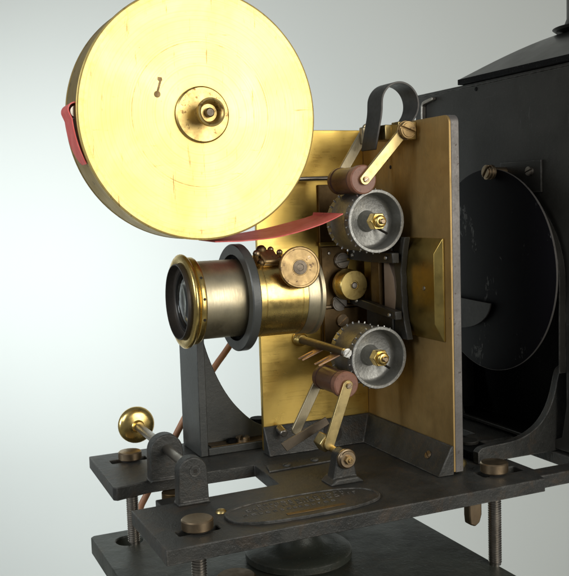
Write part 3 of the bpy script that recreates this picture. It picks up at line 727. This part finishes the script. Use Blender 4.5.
# grey hooked handle at the upper left corner
MB().ribbon([(LX - .035, .500, 2.00), (LX - .035, .500, 2.16), (LX - .035, .497, 2.215), (LX - .035, .482, 2.234), (LX - .035, .46, 2.240), (LX - .035, .355, 2.255)], (.033, 0, 0), .022).build('hook_handle', M['steel'], LH, bev=.004, weld=False)
# roof
rf = MB()
ry0, ry1, rx0, rx1 = -1.45, .045, LX - .02, 2.75
rc = V((1.50, -.50, 2.78)); n = 10; vs = []; fs = []
ring = [(rx0, ry1), (rx0, ry0), (rx1, ry0), (rx1, ry1)]
N = 4 * 16
def sq(k):
    s, t = divmod(k, 16); a = ring[s]; b = ring[(s + 1) % 4]; u = t / 16
    return a[0] + (b[0] - a[0]) * u, a[1] + (b[1] - a[1]) * u
for j in range(n + 1):
    u = j / n
    for k in range(N):
        x, y = sq(k); x = x + (rc.x - x) * u * .86; y = y + (rc.y - y) * u * .86
        vs.append((x, y, 2.345 + .285 * (.55 * u + .45 * math.sin(u * PI / 2))))
for j in range(n):
    for k in range(N): fs.append((j * N + k, j * N + (k + 1) % N, (j + 1) * N + (k + 1) % N, (j + 1) * N + k))
fs.append(tuple(range(n * N, n * N + N)))
rf.add(vs, fs).build('roof', M['roof'], LH, bev=0, ang=30)
MB().box(rx0 - .01, rx1, ry0 - .01, ry1 + .008, topz + .022, 2.344).build('roof_eave', M['matte_black'], LH, bev=.004)  # near-black puts the roof's underside shadow into the eave colour
ch = MB().lathe([(0, -.06), (.27, -.06), (.29, -.045), (.22, -.03), (.20, .02), (.20, .8), (0, .8)], Matrix.Translation((1.47, -.52, 2.665)), 64).build('chimney', M['black'], LH, bev=0, ang=30)
# cast cheek with hollow curved edge that carries the lamphouse
ck = [(.235, .004), (.235, .07), (.262, .098), (.36, .100), (.47, .104), (.56, .118), (.64, .150), (.71, .20), (.765, .275), (.80, .36), (.822, .45), (.84, .50), (.87, .515), (1.6, .60), (1.6, .004)]
ck = [ck[0]] + [(p.x, p.y) for p in smooth2(ck[1:-2], 2)] + ck[-2:]
MB().prism(ck, 0, .05, XZ(-.87)).build('cradle_cheek', M['iron'], LH, bev=.007)
MB().prism([(x, z) for x, z in ck], 0, .05, XZ(.30)).build('cradle_cheek', M['iron'], LH, bev=.007)
MB().box(.25, .44, -.815, -.30, .004, .05).build('cradle_floor', M['matte_black'], LH, bev=.004)  # ledge blackened so its colour carries the cavity's shade
MB().lathe([(0, .0), (.06, 0), (.06, .02), (0, .02)], Matrix.Translation((.36, -.60, .05)), 32).build('stud_head', M['black'], LH, bev=.003)

# ------------------------------------------------------------------ stand board, pedestal, cord
SB = thing('stand_board', 'dark green painted thick board beneath the projector, carrying a round pedestal', 'board', (-.76, -.5, BZ - .12))
ch_ = circ
outb = [(-1.735, .54), (.225, .545), (.218, -1.9), (-1.755, -1.9), (-1.757, .52)]
MB().holed(outb, [circ(-1.55, .345, .085, 32)], BZ - .11, BZ).build('board', M['board'], SB, bev=.008)
pd = MB().lathe([(0, 0), (.305, 0), (.315, .010), (.315, .045), (.300, .06), (.22, .068), (.16, .080), (.125, .12), (.115, .20), (.115, .30), (.15, .42), (.15, BZ * -1 - TB - .002), (0, BZ * -1 - TB - .002)], Matrix.Translation((-.72, -.40, BZ + .001)), 96)
pd.build('pedestal', M['board'], SB, bev=0, ang=40)
MB().lathe([(0, 0), (.105, 0), (.11, .01), (.11, .05), (.10, .06), (0, .065)], Matrix.Translation((-1.20, -.62, BZ + .001)), 48).build('bronze_foot', M['bronze_dark'], SB, bev=0, ang=40)
MB().cyl((-.15, .25, BZ), (-.15, .25, -TB - .002), .045).build('support_pin', M['board'], SB, bev=0)
MB().lathe([(0, BZ - .112), (.35, BZ - .112), (.30, BZ - .2), (.16, BZ - .35), (.14, -4.6), (.9, -4.78), (.9, -4.83), (0, -4.83)], Matrix.Translation((-.76, -.5, 0)), 64).build('stand_column', M['board'], SB, bev=0, ang=40)

cordp = [(-.60, .56, .98), (-.62, .555, .80), (-.743, .55, .615), (-.893, .55, .446), (-1.10, .55, .146), (-1.369, .55, -.320), (-1.43, .545, -.41), (-1.44, .46, -.47), (-1.40, .34, -.505), (-1.30, .2, -.507), (-1.15, .0, -.507)]
def smooth(pts, it=2):
    pts = [V(p) for p in pts]
    for _ in range(it):
        q = [pts[0]]
        for a, b in zip(pts, pts[1:]): q += [a * .75 + b * .25, a * .25 + b * .75]
        pts = q + [pts[-1]]
    return pts
o = MB().tube(smooth(cordp), .022, 16).build('drive_cord', M['cord'], None, bev=0, ang=60)
o['label'] = 'tan leather cord slanting down behind the iron lens bracket'; o['category'] = 'cord'

# ------------------------------------------------------------------ backdrop
yaw, pitch, roll = .4182, .0934, -.0320
Fh = V((math.sin(yaw), math.cos(yaw), 0)); Rh = V((math.cos(yaw), -math.sin(yaw), 0))
camloc = V((-2.8763, -5.1696, 1.5571))
prof = [(-9, -4.85), (9, -4.85)] + [(9 + 3 * math.sin(a), -1.85 - 3 * math.cos(a)) for a in [k * PI / 24 for k in range(1, 13)]] + [(12, 9)]
bm_ = MB(); vs = []
for s in (-14, 9):
    for d, z in prof: vs.append(V((camloc.x, camloc.y, 0)) + Fh * d + Rh * s + V((0, 0, z)))
n = len(prof); bm_.add(vs, [(i, i + 1, n + i + 1, n + i) for i in range(n - 1)])
bd = bm_.build('backdrop', M['paper'], None, bev=0, ang=60, weld=False); bd['kind'] = 'structure'

# ------------------------------------------------------------------ lights
def area(name, loc, target, size, power, col=(1, 1, 1), sy=None, spread=180):
    l = bpy.data.lights.new(name, 'AREA'); l.energy = power; l.color = col; l.shape = 'RECTANGLE'; l.size = size; l.size_y = sy or size
    l.spread = math.radians(spread)
    o = bpy.data.objects.new(name, l); COL.objects.link(o); o.location = loc
    o.rotation_euler = (V(target) - V(loc)).to_track_quat('-Z', 'Y').to_euler(); return o
area('key_softbox', (1.7, -8.2, 2.9), (-.6, -.4, 1.2), 5.2, 490, (1, .965, .90), 5.4)
area('left_softbox', (-6.5, -2.2, 3.6), (-.8, -.4, .8), 2.6, 150, (.95, .98, 1))
bl = V((camloc.x, camloc.y, 0)) + Fh * 4.5 - Rh * 7.2 + V((0, 0, 1.6))
bt = V((camloc.x, camloc.y, 0)) + Fh * 12 - Rh * 1.2 + V((0, 0, .3))
area('backdrop_lamp', bl, bt, 2.6, 345, (.84, .92, 1), spread=84)

w = bpy.data.worlds.new('World'); S.world = w; w.use_nodes = True
bgn = w.node_tree.nodes['Background']; bgn.inputs[0].default_value = (.9, .93, 1, 1); bgn.inputs[1].default_value = .14

# ------------------------------------------------------------------ camera
F = V((math.sin(yaw) * math.cos(pitch), math.cos(yaw) * math.cos(pitch), -math.sin(pitch)))
U = Rh.cross(F); R2 = Rh * math.cos(roll) + U * math.sin(roll); U2 = -Rh * math.sin(roll) + U * math.cos(roll)
cd = bpy.data.cameras.new('camera'); cam = bpy.data.objects.new('camera', cd); COL.objects.link(cam)
cam.matrix_world = Matrix(((R2.x, U2.x, -F.x, camloc.x), (R2.y, U2.y, -F.y, camloc.y), (R2.z, U2.z, -F.z, camloc.z), (0, 0, 0, 1)))
cd.sensor_fit = 'HORIZONTAL'; cd.sensor_width = 36; cd.lens = 911.78 / 569 * 36; cd.clip_end = 100; cd.clip_start = .05
S.camera = cam
for o in S.objects:
    if 'wo' in o.keys(): del o['wo']
S.view_settings.view_transform = 'Standard'; S.view_settings.look = 'None'; S.view_settings.exposure = 0; S.view_settings.gamma = 1
S.cycles.max_bounces = 8
